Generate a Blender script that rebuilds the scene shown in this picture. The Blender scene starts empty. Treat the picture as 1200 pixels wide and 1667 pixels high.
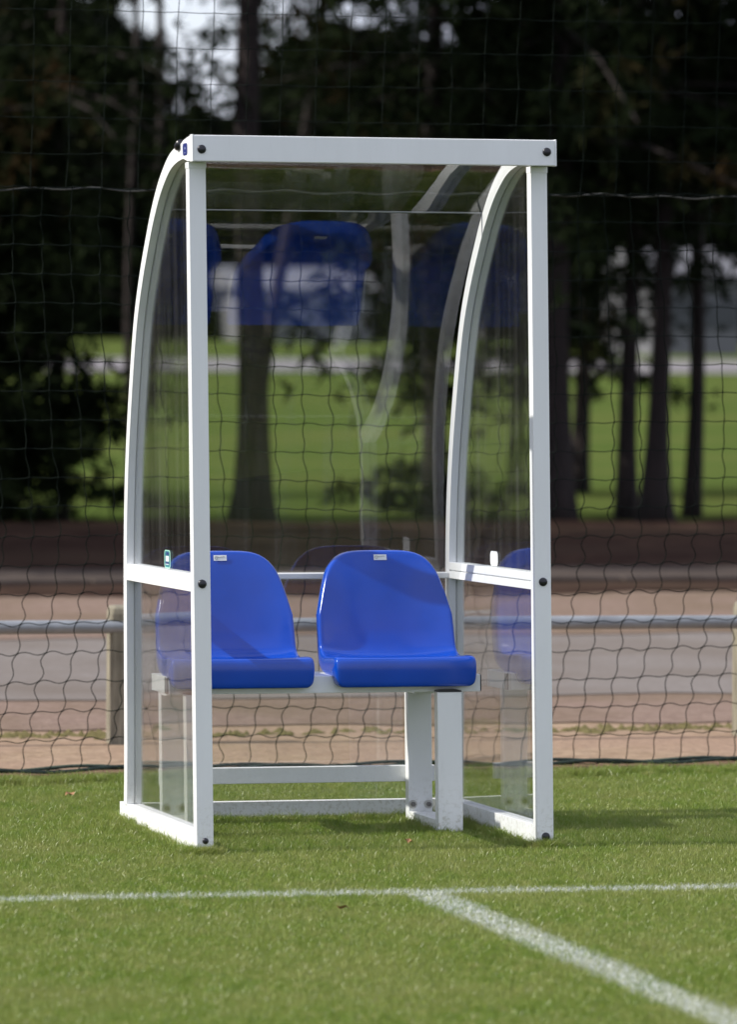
import bpy, bmesh, math, random
import numpy as np
from mathutils import Vector, Matrix

random.seed(7)
S = bpy.context.scene
COL = S.collection

# ------------------------------------------------------------------ camera
cam_d = bpy.data.cameras.new('camera')
cam = bpy.data.objects.new('camera', cam_d)
COL.objects.link(cam)
cr, cu, cf = (0.9702919, -0.24186169, 0.00604531), (0.00257679, 0.0353167, 0.99937285), (0.24192351, 0.96966781, -0.03489074)
cam.matrix_world = Matrix(((cr[0], cu[0], -cf[0], -3.01086), (cr[1], cu[1], -cf[1], -13.955996),
                           (cr[2], cu[2], -cf[2], 1.413798), (0, 0, 0, 1)))
cam_d.sensor_fit = 'VERTICAL'
cam_d.sensor_height = 36.0
cam_d.sensor_width = 25.9
cam_d.lens = 8656.465 / 1667.0 * 36.0
cam_d.clip_start, cam_d.clip_end = 0.5, 5000
cam_d.dof.use_dof = True
cam_d.dof.focus_distance = 14.75
cam_d.dof.aperture_fstop = cam_d.lens / 42.0
S.camera = cam

# ------------------------------------------------------------------ light
SUN_EL, SUN_AZ = math.radians(39.0), math.radians(2.0)     # sun on the left (-X), a touch behind the shelter's front plane
to_sun = Vector((-math.cos(SUN_EL) * math.cos(SUN_AZ), math.cos(SUN_EL) * math.sin(SUN_AZ), math.sin(SUN_EL)))
W = bpy.data.worlds.new('World')
S.world = W
W.use_nodes = True
wn = W.node_tree
wn.nodes.clear()
sky = wn.nodes.new('ShaderNodeTexSky')
sky.sky_type = 'NISHITA'
sky.sun_disc = False
sky.sun_elevation = SUN_EL
sky.sun_rotation = math.atan2(to_sun.x, to_sun.y)
sky.air_density, sky.dust_density, sky.ozone_density = 1.0, 2.0, 1.0
bg = wn.nodes.new('ShaderNodeBackground')
bg.inputs[1].default_value = 0.15
wo = wn.nodes.new('ShaderNodeOutputWorld')
ctc = wn.nodes.new('ShaderNodeTexCoord')
cmp_ = wn.nodes.new('ShaderNodeMapping')
cmp_.inputs['Scale'].default_value = (1.0, 1.0, 3.0)
cno = wn.nodes.new('ShaderNodeTexNoise')
cno.inputs['Scale'].default_value = 2.2
cno.inputs['Detail'].default_value = 7
cra = wn.nodes.new('ShaderNodeValToRGB')
cra.color_ramp.elements[0].position = 0.26
cra.color_ramp.elements[1].position = 0.46
cmx = wn.nodes.new('ShaderNodeMix')
cmx.data_type = 'RGBA'
cmx.inputs[7].default_value = (2.85, 3.0, 3.65, 1)
wn.links.new(ctc.outputs['Generated'], cmp_.inputs[0])
wn.links.new(cmp_.outputs[0], cno.inputs['Vector'])
wn.links.new(cno.outputs['Fac'], cra.inputs[0])
wn.links.new(cra.outputs[0], cmx.inputs[0])
wn.links.new(sky.outputs[0], cmx.inputs[6])
wn.links.new(cmx.outputs[2], bg.inputs[0])
wn.links.new(bg.outputs[0], wo.inputs[0])
sun_d = bpy.data.lights.new('sun', 'SUN')
sun_d.energy = 2.9
sun_d.angle = math.radians(0.53)
sun_d.color = (1.0, 0.95, 0.87)
sun = bpy.data.objects.new('sun', sun_d)
COL.objects.link(sun)
sun.rotation_euler = (-to_sun).to_track_quat('-Z', 'Y').to_euler()
S.view_settings.view_transform = 'Standard'
S.view_settings.look = 'None'
S.view_settings.exposure = 1.0
S.view_settings.gamma = 1.0
S.view_settings.use_curve_mapping = False
S.cycles.max_bounces = 16
S.cycles.transparent_max_bounces = 40
S.cycles.diffuse_bounces = 3
S.cycles.glossy_bounces = 6
S.cycles.use_denoising = True
S.cycles.caustics_reflective = False
S.cycles.caustics_refractive = False


# ------------------------------------------------------------------ materials
def mat(name):
    m = bpy.data.materials.new(name)
    m.use_nodes = True
    nt = m.node_tree
    b = nt.nodes['Principled BSDF']
    return m, nt, b


def noise(nt, scale, detail=4, coord='Object', stretch=None, rough=0.55):
    tc = nt.nodes.new('ShaderNodeTexCoord')
    if coord == 'World':
        g = nt.nodes.new('ShaderNodeNewGeometry')
        src = g.outputs['Position']
    else:
        src = tc.outputs[coord]
    if stretch:
        mp = nt.nodes.new('ShaderNodeMapping')
        mp.inputs['Scale'].default_value = stretch
        nt.links.new(src, mp.inputs[0])
        src = mp.outputs[0]
    n = nt.nodes.new('ShaderNodeTexNoise')
    n.inputs['Scale'].default_value = scale
    n.inputs['Detail'].default_value = detail
    n.inputs['Roughness'].default_value = rough
    nt.links.new(src, n.inputs['Vector'])
    return n.outputs['Fac']


def ramp(nt, fac, stops):
    r = nt.nodes.new('ShaderNodeValToRGB')
    e = r.color_ramp.elements
    while len(e) < len(stops):
        e.new(0.5)
    for i, (p, c) in enumerate(stops):
        e[i].position = p
        e[i].color = (*c, 1)
    nt.links.new(fac, r.inputs[0])
    return r.outputs[0]


def mixc(nt, fac, a, b, mode='MIX'):
    m = nt.nodes.new('ShaderNodeMix')
    m.data_type = 'RGBA'
    m.blend_type = mode
    for sock, v in ((0, fac), (6, a), (7, b)):
        if isinstance(v, (int, float)):
            m.inputs[sock].default_value = v
        elif isinstance(v, tuple):
            m.inputs[sock].default_value = (*v, 1)
        else:
            nt.links.new(v, m.inputs[sock])
    return m.outputs[2]


def math_n(nt, op, a, b=None, clamp=False):
    m = nt.nodes.new('ShaderNodeMath')
    m.operation = op
    m.use_clamp = clamp
    for i, v in enumerate((a, b)):
        if v is None:
            continue
        if isinstance(v, (int, float)):
            m.inputs[i].default_value = v
        else:
            nt.links.new(v, m.inputs[i])
    return m.outputs[0]


def bump(nt, b, h, strength, dist=0.01):
    n = nt.nodes.new('ShaderNodeBump')
    n.inputs['Strength'].default_value = strength
    n.inputs['Distance'].default_value = dist
    nt.links.new(h, n.inputs['Height'])
    nt.links.new(n.outputs[0], b.inputs['Normal'])


def simple(name, c, rough=0.5, metal=0.0, var=0.06, scale=12, bmp=0.0, spec=0.5, coat=0.0, stretch=None):
    m, nt, b = mat(name)
    f = noise(nt, scale, 5, stretch=stretch)
    hi = tuple(min(1, x * (1 + var)) for x in c)
    lo = tuple(x * (1 - var) for x in c)
    nt.links.new(ramp(nt, f, [(0.3, lo), (0.7, hi)]), b.inputs['Base Color'])
    b.inputs['Roughness'].default_value = rough
    b.inputs['Metallic'].default_value = metal
    b.inputs['Specular IOR Level'].default_value = spec
    b.inputs['Coat Weight'].default_value = coat
    b.inputs['Coat Roughness'].default_value = 0.12
    if bmp:
        bump(nt, b, f, bmp, 0.004)
    return m


M_WHITE = simple('white_powder_coat', (0.80, 0.81, 0.81), 0.33, var=0.03, scale=6)
def dirty_white():
    m, nt, b = mat('white_powder_coat')
    f = noise(nt, 7, 6, stretch=(1, 1, 0.25), rough=0.7)
    c = ramp(nt, f, [(0.3, (0.77, 0.78, 0.775)), (0.7, (0.83, 0.84, 0.84))])
    g = nt.nodes.new('ShaderNodeNewGeometry')
    sx = nt.nodes.new('ShaderNodeSeparateXYZ')
    nt.links.new(g.outputs['Position'], sx.inputs[0])
    low = math_n(nt, 'MULTIPLY', math_n(nt, 'SUBTRACT', 0.20, sx.outputs[2]), 5.0, True)
    spl = noise(nt, 75, 5, 'World', rough=0.75)
    spl = math_n(nt, 'MULTIPLY', math_n(nt, 'SUBTRACT', spl, 0.50), 7.0, True)
    fac = math_n(nt, 'MULTIPLY', math_n(nt, 'MULTIPLY', low, low), math_n(nt, 'MULTIPLY', spl, 0.55))
    c = mixc(nt, fac, c, (0.30, 0.27, 0.17))
    fine = noise(nt, 30, 6, stretch=(1, 1, 0.06), rough=0.8)
    fine = math_n(nt, 'MULTIPLY', math_n(nt, 'SUBTRACT', fine, 0.58), 1.6, True)
    c = mixc(nt, fine, c, (0.50, 0.50, 0.47))
    nt.links.new(c, b.inputs['Base Color'])
    b.inputs['Roughness'].default_value = 0.33
    return m


M_WHITE = dirty_white()
M_BLACK = simple('black_plastic', (0.012, 0.012, 0.016), 0.3, var=0.1)
M_DARK = simple('dark_slot', (0.01, 0.01, 0.01), 0.8)
M_BLUE = simple('blue_polypropylene', (0.002, 0.056, 0.42), 0.19, var=0.10, scale=5, coat=0.12)
M_ZINCD = simple('dull_steel', (0.16, 0.15, 0.14), 0.4, metal=0.6, var=0.2, scale=60)
M_ZINC = simple('zinc_plated_steel', (0.50, 0.49, 0.46), 0.4, metal=0.4, var=0.15, scale=60)
M_GALV = simple('galvanised_pipe', (0.23, 0.245, 0.26), 0.5, metal=0.3, var=0.22, scale=9, bmp=0.1)
M_LABEL = simple('white_label', (0.78, 0.80, 0.80), 0.35, var=0.02)
M_PRINT = simple('grey_print', (0.22, 0.25, 0.24), 0.5)
M_TEAL = simple('teal_print', (0.02, 0.17, 0.20), 0.4)
M_TEALRIM = simple('pale_green_border', (0.35, 0.62, 0.50), 0.4)
M_PALEB = simple('pale_blue_print', (0.25, 0.28, 0.45), 0.4)
M_NAVY = simple('navy_print', (0.02, 0.03, 0.16), 0.4)
M_NET = simple('dark_green_twine', (0.007, 0.010, 0.008), 0.8, var=0.4, scale=40, spec=0.06)
M_ROPE = simple('weathered_green_rope', (0.03, 0.05, 0.035), 0.8, var=0.4, scale=80, bmp=0.5)
M_SEAM = simple('pale_seam_twine', (0.040, 0.040, 0.036), 0.7, var=0.4, scale=80)


def wood_mat():
    m, nt, b = mat('weathered_post_wood')
    f = noise(nt, 9, 6, stretch=(6, 6, 0.6))
    g = noise(nt, 2.5, 3)
    c = ramp(nt, f, [(0.3, (0.10, 0.085, 0.065)), (0.7, (0.30, 0.265, 0.20))])
    c = mixc(nt, math_n(nt, 'MULTIPLY', g, 0.25), c, (0.13, 0.15, 0.06))
    nt.links.new(c, b.inputs['Base Color'])
    b.inputs['Roughness'].default_value = 0.85
    bump(nt, b, f, 0.5)
    return m


M_WOOD = wood_mat()


def glass_mat():
    m = bpy.data.materials.new('clear_polycarbonate')
    m.use_nodes = True
    nt = m.node_tree
    nt.nodes.clear()
    out = nt.nodes.new('ShaderNodeOutputMaterial')
    g = nt.nodes.new('ShaderNodeNewGeometry')
    dot = nt.nodes.new('ShaderNodeVectorMath')
    dot.operation = 'DOT_PRODUCT'
    nt.links.new(g.outputs['Incoming'], dot.inputs[0])
    nt.links.new(g.outputs['Normal'], dot.inputs[1])
    c = math_n(nt, 'ABSOLUTE', dot.outputs['Value'])
    s = math_n(nt, 'SUBTRACT', 1.0, c, True)
    p = math_n(nt, 'POWER', s, 4.4)
    fr = math_n(nt, 'MULTIPLY_ADD', p, 0.95)
    fr.node.inputs[2].default_value = 0.052
    tr = nt.nodes.new('ShaderNodeBsdfTransparent')
    tr.inputs[0].default_value = (0.955, 0.965, 0.96, 1)
    gl = nt.nodes.new('ShaderNodeBsdfGlossy')
    gl.inputs['Roughness'].default_value = 0.012
    wav = noise(nt, 5.0, 2, stretch=(1, 1, 0.45))
    bp = nt.nodes.new('ShaderNodeBump')
    bp.inputs['Strength'].default_value = 0.035
    bp.inputs['Distance'].default_value = 0.01
    nt.links.new(wav, bp.inputs['Height'])
    nt.links.new(bp.outputs[0], gl.inputs['Normal'])
    mx = nt.nodes.new('ShaderNodeMixShader')
    nt.links.new(fr, mx.inputs[0])
    nt.links.new(tr.outputs[0], mx.inputs[1])
    nt.links.new(gl.outputs[0], mx.inputs[2])
    df = nt.nodes.new('ShaderNodeBsdfDiffuse')
    df.inputs[0].default_value = (0.6, 0.58, 0.55, 1)
    st = noise(nt, 22, 6, stretch=(1, 1, 0.03), rough=0.75)
    sp = noise(nt, 3, 3)
    fac = math_n(nt, 'MULTIPLY', math_n(nt, 'POWER', st, 5.0), math_n(nt, 'MULTIPLY', sp, 0.55))
    mx2 = nt.nodes.new('ShaderNodeMixShader')
    nt.links.new(fac, mx2.inputs[0])
    nt.links.new(mx.outputs[0], mx2.inputs[1])
    nt.links.new(df.outputs[0], mx2.inputs[2])
    nt.links.new(mx2.outputs[0], out.inputs[0])
    return m


M_GLASS = glass_mat()


def line_mask(nt):
    """1 where the painted touch lines run, with frayed edges; world position in metres."""
    g = nt.nodes.new('ShaderNodeNewGeometry')
    n = nt.nodes.new('ShaderNodeTexNoise')
    n.inputs['Scale'].default_value = 45
    n.inputs['Detail'].default_value = 3
    nt.links.new(g.outputs['Position'], n.inputs['Vector'])
    jit = math_n(nt, 'MULTIPLY', math_n(nt, 'SUBTRACT', n.outputs['Fac'], 0.5), 0.11)
    sx = nt.nodes.new('ShaderNodeSeparateXYZ')
    nt.links.new(g.outputs['Position'], sx.inputs[0])

    def band(v, centre, half):
        d = math_n(nt, 'ABSOLUTE', math_n(nt, 'SUBTRACT', v, centre))
        d = math_n(nt, 'ADD', d, jit)
        return math_n(nt, 'MULTIPLY', math_n(nt, 'SUBTRACT', half, d), 34.0, True)
    x, y = sx.outputs[0], sx.outputs[1]
    yy = math_n(nt, 'ADD', y, math_n(nt, 'MULTIPLY', x, 0.018))
    a = band(yy, -1.07, 0.058)
    b_ = band(x, 0.345, 0.070)
    below = math_n(nt, 'LESS_THAN', y, -1.05)
    b_ = math_n(nt, 'MULTIPLY', b_, below)
    m = math_n(nt, 'MAXIMUM', a, b_)
    n2 = nt.nodes.new('ShaderNodeTexNoise')
    n2.inputs['Scale'].default_value = 90
    nt.links.new(g.outputs['Position'], n2.inputs['Vector'])
    wear = math_n(nt, 'MULTIPLY', math_n(nt, 'SUBTRACT', n2.outputs['Fac'], 0.40), 5.0, True)
    return math_n(nt, 'MULTIPLY', m, wear), sx.outputs[2]


def blade_mat():
    m, nt, b = mat('grass_blade')
    mask, z = line_mask(nt)
    big = noise(nt, 2.2, 4, 'World')
    mid = noise(nt, 22, 5, 'World')
    fine = noise(nt, 260, 2, 'World')
    c = ramp(nt, mid, [(0.3, (0.125, 0.205, 0.022)), (0.5, (0.190, 0.268, 0.040)), (0.66, (0.310, 0.330, 0.105))])
    c = mixc(nt, math_n(nt, 'MULTIPLY', math_n(nt, 'MULTIPLY', math_n(nt, 'SUBTRACT', big, 0.40), 4.0, True), 0.6), c, (0.290, 0.310, 0.095))
    dead = math_n(nt, 'MULTIPLY', math_n(nt, 'SUBTRACT', fine, 0.60), 7.0, True)
    c = mixc(nt, math_n(nt, 'MULTIPLY', dead, 0.75), c, (0.30, 0.27, 0.13))
    up = math_n(nt, 'MULTIPLY', math_n(nt, 'SUBTRACT', z, -0.013), 160.0, True)
    c = mixc(nt, math_n(nt, 'MULTIPLY', mask, up), c, (0.78, 0.80, 0.80))
    nt.links.new(c, b.inputs['Base Color'])
    b.inputs['Roughness'].default_value = 0.34
    b.inputs['Specular IOR Level'].default_value = 0.4
    out = nt.nodes['Material Output']
    tl = nt.nodes.new('ShaderNodeBsdfTranslucent')
    nt.links.new(c, tl.inputs[0])
    ms = nt.nodes.new('ShaderNodeMixShader')
    ms.inputs[0].default_value = 0.42
    nt.links.new(b.outputs[0], ms.inputs[1])
    nt.links.new(tl.outputs[0], ms.inputs[2])
    nt.links.new(ms.outputs[0], out.inputs[0])
    return m


def ground_mat(name, stops, scale, rough=0.95, bmp=0.4, bscale=None, line=False, tint=None, tscale=0.3):
    m, nt, b = mat(name)
    f = noise(nt, scale, 8, 'World', rough=0.68)
    c = ramp(nt, f, stops)
    if tint:
        t = noise(nt, tscale, 3, 'World')
        c = mixc(nt, math_n(nt, 'MULTIPLY', math_n(nt, 'SUBTRACT', t, 0.42), 4.0, True), c, tint)
    if line:
        mk, _ = line_mask(nt)
        c = mixc(nt, math_n(nt, 'MULTIPLY', mk, 0.45), c, (0.7, 0.72, 0.7))
    nt.links.new(c, b.inputs['Base Color'])
    b.inputs['Roughness'].default_value = rough
    b.inputs['Specular IOR Level'].default_value = 0.0
    h = noise(nt, bscale or scale * 3, 6, 'World')
    bump(nt, b, h, bmp, 0.02)
    return m


M_BLADE = blade_mat()
M_FIELD = ground_mat('field_grass', [(0.3, (0.040, 0.072, 0.014)), (0.7, (0.082, 0.104, 0.030))], 1.6, tint=(0.082, 0.098, 0.028), tscale=0.25)
M_PITCH = ground_mat('pitch_turf', [(0.3, (0.022, 0.035, 0.010)), (0.7, (0.060, 0.082, 0.022))], 60, line=True)
M_SOIL = ground_mat('bare_soil', [(0.3, (0.10, 0.062, 0.040)), (0.7, (0.26, 0.175, 0.12))], 26, bmp=1.0)
M_SAND = ground_mat('sandy_ground', [(0.3, (0.20, 0.140, 0.095)), (0.7, (0.34, 0.255, 0.18))], 9, bmp=0.7, tint=(0.27, 0.19, 0.14), tscale=1.3)
M_GRAVEL = ground_mat('pink_gravel', [(0.3, (0.15, 0.105, 0.085)), (0.7, (0.26, 0.195, 0.16))], 14, bmp=0.7, tint=(0.15, 0.112, 0.078), tscale=0.8)
M_ASPH = ground_mat('asphalt_path', [(0.3, (0.150, 0.134, 0.124)), (0.7, (0.212, 0.190, 0.176))], 20, bmp=0.4, tint=(0.150, 0.128, 0.112), tscale=0.9)
M_KERB = ground_mat('concrete_kerb', [(0.3, (0.055, 0.044, 0.038)), (0.7, (0.085, 0.070, 0.062))], 4)
M_MULCH = ground_mat('leaf_mulch', [(0.3, (0.018, 0.012, 0.010)), (0.6, (0.050, 0.031, 0.025)), (0.75, (0.14, 0.080, 0.055))], 2.6, bmp=1.0, tint=(0.055, 0.038, 0.028), tscale=0.5)
M_ROAD = ground_mat('pale_road', [(0.3, (0.16, 0.150, 0.155)), (0.7, (0.21, 0.198, 0.205))], 3)
M_MOSS = ground_mat('moss', [(0.3, (0.10, 0.085, 0.035)), (0.7, (0.20, 0.175, 0.085))], 30, bmp=0.8)


def bark_mat():
    m, nt, b = mat('pine_bark')
    f = noise(nt, 7, 7, stretch=(3, 3, 0.6), rough=0.7)
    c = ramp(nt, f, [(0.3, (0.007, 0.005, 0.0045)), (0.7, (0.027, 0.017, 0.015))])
    nt.links.new(c, b.inputs['Base Color'])
    b.inputs['Roughness'].default_value = 0.95
    bump(nt, b, f, 1.0, 0.03)
    return m


M_BARK = bark_mat()


def leaf_mat(name, a, bcol, rust=0.0, transl=0.15):
    m, nt, b = mat(name)
    f = noise(nt, 1.6, 4)
    c = ramp(nt, f, [(0.3, a), (0.7, bcol)])
    if rust:
        g = noise(nt, 2.1, 3, coord='Generated')
        c = mixc(nt, math_n(nt, 'MULTIPLY', math_n(nt, 'SUBTRACT', g, 0.60), rust * 8, True), c, (0.06, 0.02, 0.009))
    nt.links.new(c, b.inputs['Base Color'])
    b.inputs['Roughness'].default_value = 0.7
    b.inputs['Specular IOR Level'].default_value = 0.03
    out = nt.nodes['Material Output']
    tl = nt.nodes.new('ShaderNodeBsdfTranslucent')
    nt.links.new(c, tl.inputs[0])
    ms = nt.nodes.new('ShaderNodeMixShader')
    ms.inputs[0].default_value = transl
    nt.links.new(b.outputs[0], ms.inputs[1])
    nt.links.new(tl.outputs[0], ms.inputs[2])
    nt.links.new(ms.outputs[0], out.inputs[0])
    return m


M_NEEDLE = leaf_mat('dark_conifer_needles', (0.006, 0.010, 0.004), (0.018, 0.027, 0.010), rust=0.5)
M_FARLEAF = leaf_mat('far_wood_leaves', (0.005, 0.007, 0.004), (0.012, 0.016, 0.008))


# ------------------------------------------------------------------ mesh helpers
class MB:
    def __init__(s):
        s.v, s.f = [], []

    def add(s, vs, fs):
        o = len(s.v)
        s.v += [tuple(map(float, p)) for p in vs]
        s.f += [tuple(i + o for i in q) for q in fs]
        return s

    def box(s, x0, x1, y0, y1, z0, z1):
        return s.add([(x0, y0, z0), (x1, y0, z0), (x1, y1, z0), (x0, y1, z0), (x0, y0, z1), (x1, y0, z1), (x1, y1, z1), (x0, y1, z1)],
                     [(0, 3, 2, 1), (4, 5, 6, 7), (0, 1, 5, 4), (1, 2, 6, 5), (2, 3, 7, 6), (3, 0, 4, 7)])

    def sweep(s, rings, closed_ring=True, caps=True):
        n = len(rings[0])
        vs = [p for r in rings for p in r]
        fs = []
        for i in range(len(rings) - 1):
            for j in range(n if closed_ring else n - 1):
                a, b = i * n + j, i * n + (j + 1) % n
                fs.append((a, b, b + n, a + n))
        if caps and closed_ring:
            fs.append(tuple(reversed(range(n))))
            fs.append(tuple((len(rings) - 1) * n + j for j in range(n)))
        return s.add(vs, fs)

    def tube(s, pts, r, seg=8, caps=True):
        pts = [Vector(p) for p in pts]
        rr = r if isinstance(r, (list, tuple)) else [r] * len(pts)
        rings = []
        for i, p in enumerate(pts):
            d = (pts[min(i + 1, len(pts) - 1)] - pts[max(i - 1, 0)]).normalized()
            up = Vector((0, 0, 1)) if abs(d.z) < 0.9 else Vector((0, 1, 0))
            a = d.cross(up).normalized()
            b = a.cross(d)
            rings.append([tuple(p + (a * math.cos(t) + b * math.sin(t)) * rr[i]) for t in [2 * math.pi * k / seg for k in range(seg)]])
        return s.sweep(rings, caps=caps)

    def lathe_y(s, cx, cy, cz, prof, seg=20):
        """profile of (r, dy) about the Y axis through the point"""
        rings = [[(cx + r * math.cos(t), cy + dy, cz + r * math.sin(t)) for t in [2 * math.pi * k / seg for k in range(seg)]] for r, dy in prof]
        return s.sweep(rings)

    def build(s, name, m, parent=None, smooth=False, bevel=0.0, shear=False, label=None):
        vs = [(x + SH * z, y, z) for x, y, z in s.v] if shear else s.v
        me = bpy.data.meshes.new(name)
        me.from_pydata(vs, [], s.f)
        bm = bmesh.new()
        bm.from_mesh(me)
        bmesh.ops.recalc_face_normals(bm, faces=bm.faces)
        bm.to_mesh(me)
        bm.free()
        me.materials.append(m)
        if smooth:
            for p in me.polygons:
                p.use_smooth = True
        o = bpy.data.objects.new(name, me)
        COL.objects.link(o)
        o.parent = parent
        if label:
            o['label'] = label
        if bevel:
            b = o.modifiers.new('bevel', 'BEVEL')
            b.width = bevel
            b.segments = 2
            b.limit_method = 'ANGLE'
            b.angle_limit = math.radians(40)
        return o


SH = -0.0146


def tag(o, label=None, cat=None, group=None, kind=None):
    for k, v in (('label', label), ('category', cat), ('group', group), ('kind', kind)):
        if v:
            o[k] = v
    return o


def empty(name, loc=(0, 0, 0), rot=(0, 0, 0)):
    o = bpy.data.objects.new(name, None)
    COL.objects.link(o)
    o.location, o.rotation_euler = loc, rot
    o.empty_display_size = 0.1
    return o


def copy_tree(o, parent=None):
    c = o.copy()
    COL.objects.link(c)
    c.parent = parent
    for ch in [k for k in bpy.data.objects if k.parent == o and k.name in COL.objects and k != c]:
        copy_tree(ch, c)
    return c


def catmull(pts, n=8):
    P = [np.array(p, float) for p in pts]
    P = [2 * P[0] - P[1]] + P + [2 * P[-1] - P[-2]]
    out = []
    for i in range(1, len(P) - 2):
        for k in range(n):
            t = k / n
            out.append(0.5 * ((2 * P[i]) + (-P[i - 1] + P[i + 1]) * t + (2 * P[i - 1] - 5 * P[i] + 4 * P[i + 1] - P[i + 2]) * t * t
                              + (-P[i - 1] + 3 * P[i] - 3 * P[i + 1] + P[i + 2]) * t ** 3))
    out.append(P[-2])
    return out


# ------------------------------------------------------------------ ground
def terrain_z(y):
    return max(0.0, min(1.05, 0.01 * (y - 45.0))) - 0.02


def sheet(name, m, y0, y1, dz, x0=-60.0, x1=120.0, wob=0.0, nx=2, kind='structure', thick=0.0):
    ys = [y0] + [y for y in (45, 60, 80, 97, 115, 130, 150, 300) if y0 < y < y1] + [y1]
    xs = np.linspace(x0, x1, nx)
    rnd = random.Random(name)
    vs, fs = [], []
    for j, y in enumerate(ys):
        for x in xs:
            e = rnd.uniform(-wob, wob) if (j in (0, len(ys) - 1)) else 0
            vs.append((x, y + e, terrain_z(y) + dz))
    n = len(xs)
    for j in range(len(ys) - 1):
        for i in range(n - 1):
            fs.append((j * n + i, j * n + i + 1, (j + 1) * n + i + 1, (j + 1) * n + i))
    o = MB().add(vs, fs).build(name, m)
    for p in o.data.polygons:
        if p.normal.z < 0:
            p.flip()
    return tag(o, kind=kind)


sheet('ground', M_FIELD, -400, 2500, 0.0, -1500, 1500)
sheet('pitch_turf_base', M_PITCH, -40, 2.36, 0.004, -25, 30)
sheet('bare_soil_strip', M_SOIL, 2.22, 2.85, 0.008, -25, 30, wob=0.05, nx=600)
sheet('sand_strip', M_SAND, 2.72, 5.2, 0.012, -25, 30, wob=0.05, nx=500)
sheet('gravel_verge', M_GRAVEL, 4.35, 6.0, 0.016, -25, 40, wob=0.12, nx=300)
sheet('asphalt_path', M_ASPH, 5.72, 9.7, 0.020, -40, 60, wob=0.05, nx=400)
sheet('far_gravel_verge', M_GRAVEL, 9.6, 13.3, 0.024, -40, 60, wob=0.12, nx=300)
sheet('mulch_bed', M_MULCH, 13.1, 23.4, 0.028, -40, 80, wob=0.35, nx=260)
sheet('distant_road', M_ROAD, 93, 109, 0.02, -200, 400)
kerb = tag(empty('kerb', (0, 14.4, -0.04)), kind='structure')
k0 = MB().box(-.494, .494, -.1, .1, -.02, .075).build('kerb_stone', M_KERB, kerb, bevel=0.012)
for i in range(26):
    k = k0 if i == 0 else k0.copy()
    if i:
        COL.objects.link(k)
        k.parent = kerb
    k.location = (-6 + i, 0, 0)
sheet('kerbside_pavement', M_KERB, 14.5, 16.0, 0.034, -30, 50)
mo = MB()
rnd = random.Random(4)
for i in range(900):
    x = rnd.uniform(-2.5, 6.0)
    y = 4.06 + rnd.gauss(0, 0.05) + 0.03 * math.sin(x * 5)
    if math.sin(x * 2.3 + 1) + rnd.uniform(-1, 1) < -0.55:
        continue
    r, h = rnd.uniform(0.012, 0.035), rnd.uniform(0.006, 0.02)
    ring = [(x + r * math.cos(t) * rnd.uniform(.7, 1.2), y + r * math.sin(t) * rnd.uniform(.7, 1.2), -0.007) for t in [k * math.pi / 3 for k in range(6)]]
    mo.add(ring + [(x, y, -0.007 + h)], [(k, (k + 1) % 6, 6) for k in range(6)])
tag(mo.build('moss_line', M_MOSS, smooth=True), label='yellow green moss clumps along the seam of the sand strip', cat='moss', kind='stuff')


# ------------------------------------------------------------------ grass (geometry nodes instances of blade patches)
def blade_patch(name, size, count, hmin, hmax, seed):
    r = np.random.RandomState(seed)
    xy = r.uniform(-size / 2, size / 2, (count, 2))
    ang = r.uniform(0, 2 * np.pi, count)
    h = r.uniform(hmin, hmax, count) * (0.75 + 0.5 * r.rand(count))
    w = r.uniform(0.0006, 0.0012, count)
    lean = r.uniform(0.15, 0.95, count) * h
    la = r.uniform(0, 2 * np.pi, count)
    dx, dy = np.cos(ang) * w, np.sin(ang) * w
    lx, ly = np.cos(la) * lean, np.sin(la) * lean
    V = np.zeros((count, 5, 3))
    V[:, 0] = np.stack([xy[:, 0] - dx, xy[:, 1] - dy, np.zeros(count)], 1)
    V[:, 1] = np.stack([xy[:, 0] + dx, xy[:, 1] + dy, np.zeros(count)], 1)
    V[:, 2] = np.stack([xy[:, 0] - dx * .8 + lx * .35, xy[:, 1] - dy * .8 + ly * .35, h * .6], 1)
    V[:, 3] = np.stack([xy[:, 0] + dx * .8 + lx * .35, xy[:, 1] + dy * .8 + ly * .35, h * .6], 1)
    V[:, 4] = np.stack([xy[:, 0] + lx, xy[:, 1] + ly, h], 1)
    base = (np.arange(count) * 5)[:, None]
    F = np.concatenate([base + [0, 1, 3], base + [0, 3, 2], base + [2, 3, 4]], 1).reshape(-1)
    return raw_mesh(name, V.reshape(-1, 3), F, M_BLADE)


def raw_mesh(name, V, F, m):
    me = bpy.data.meshes.new(name)
    nf = len(F) // 3
    me.vertices.add(len(V))
    me.vertices.foreach_set('co', np.asarray(V, np.float32).reshape(-1))
    me.loops.add(len(F))
    me.loops.foreach_set('vertex_index', np.asarray(F, np.int32))
    me.polygons.add(nf)
    me.polygons.foreach_set('loop_start', np.arange(0, nf * 3, 3, dtype=np.int32))
    me.update(calc_edges=True)
    me.materials.append(m)
    return me


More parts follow.
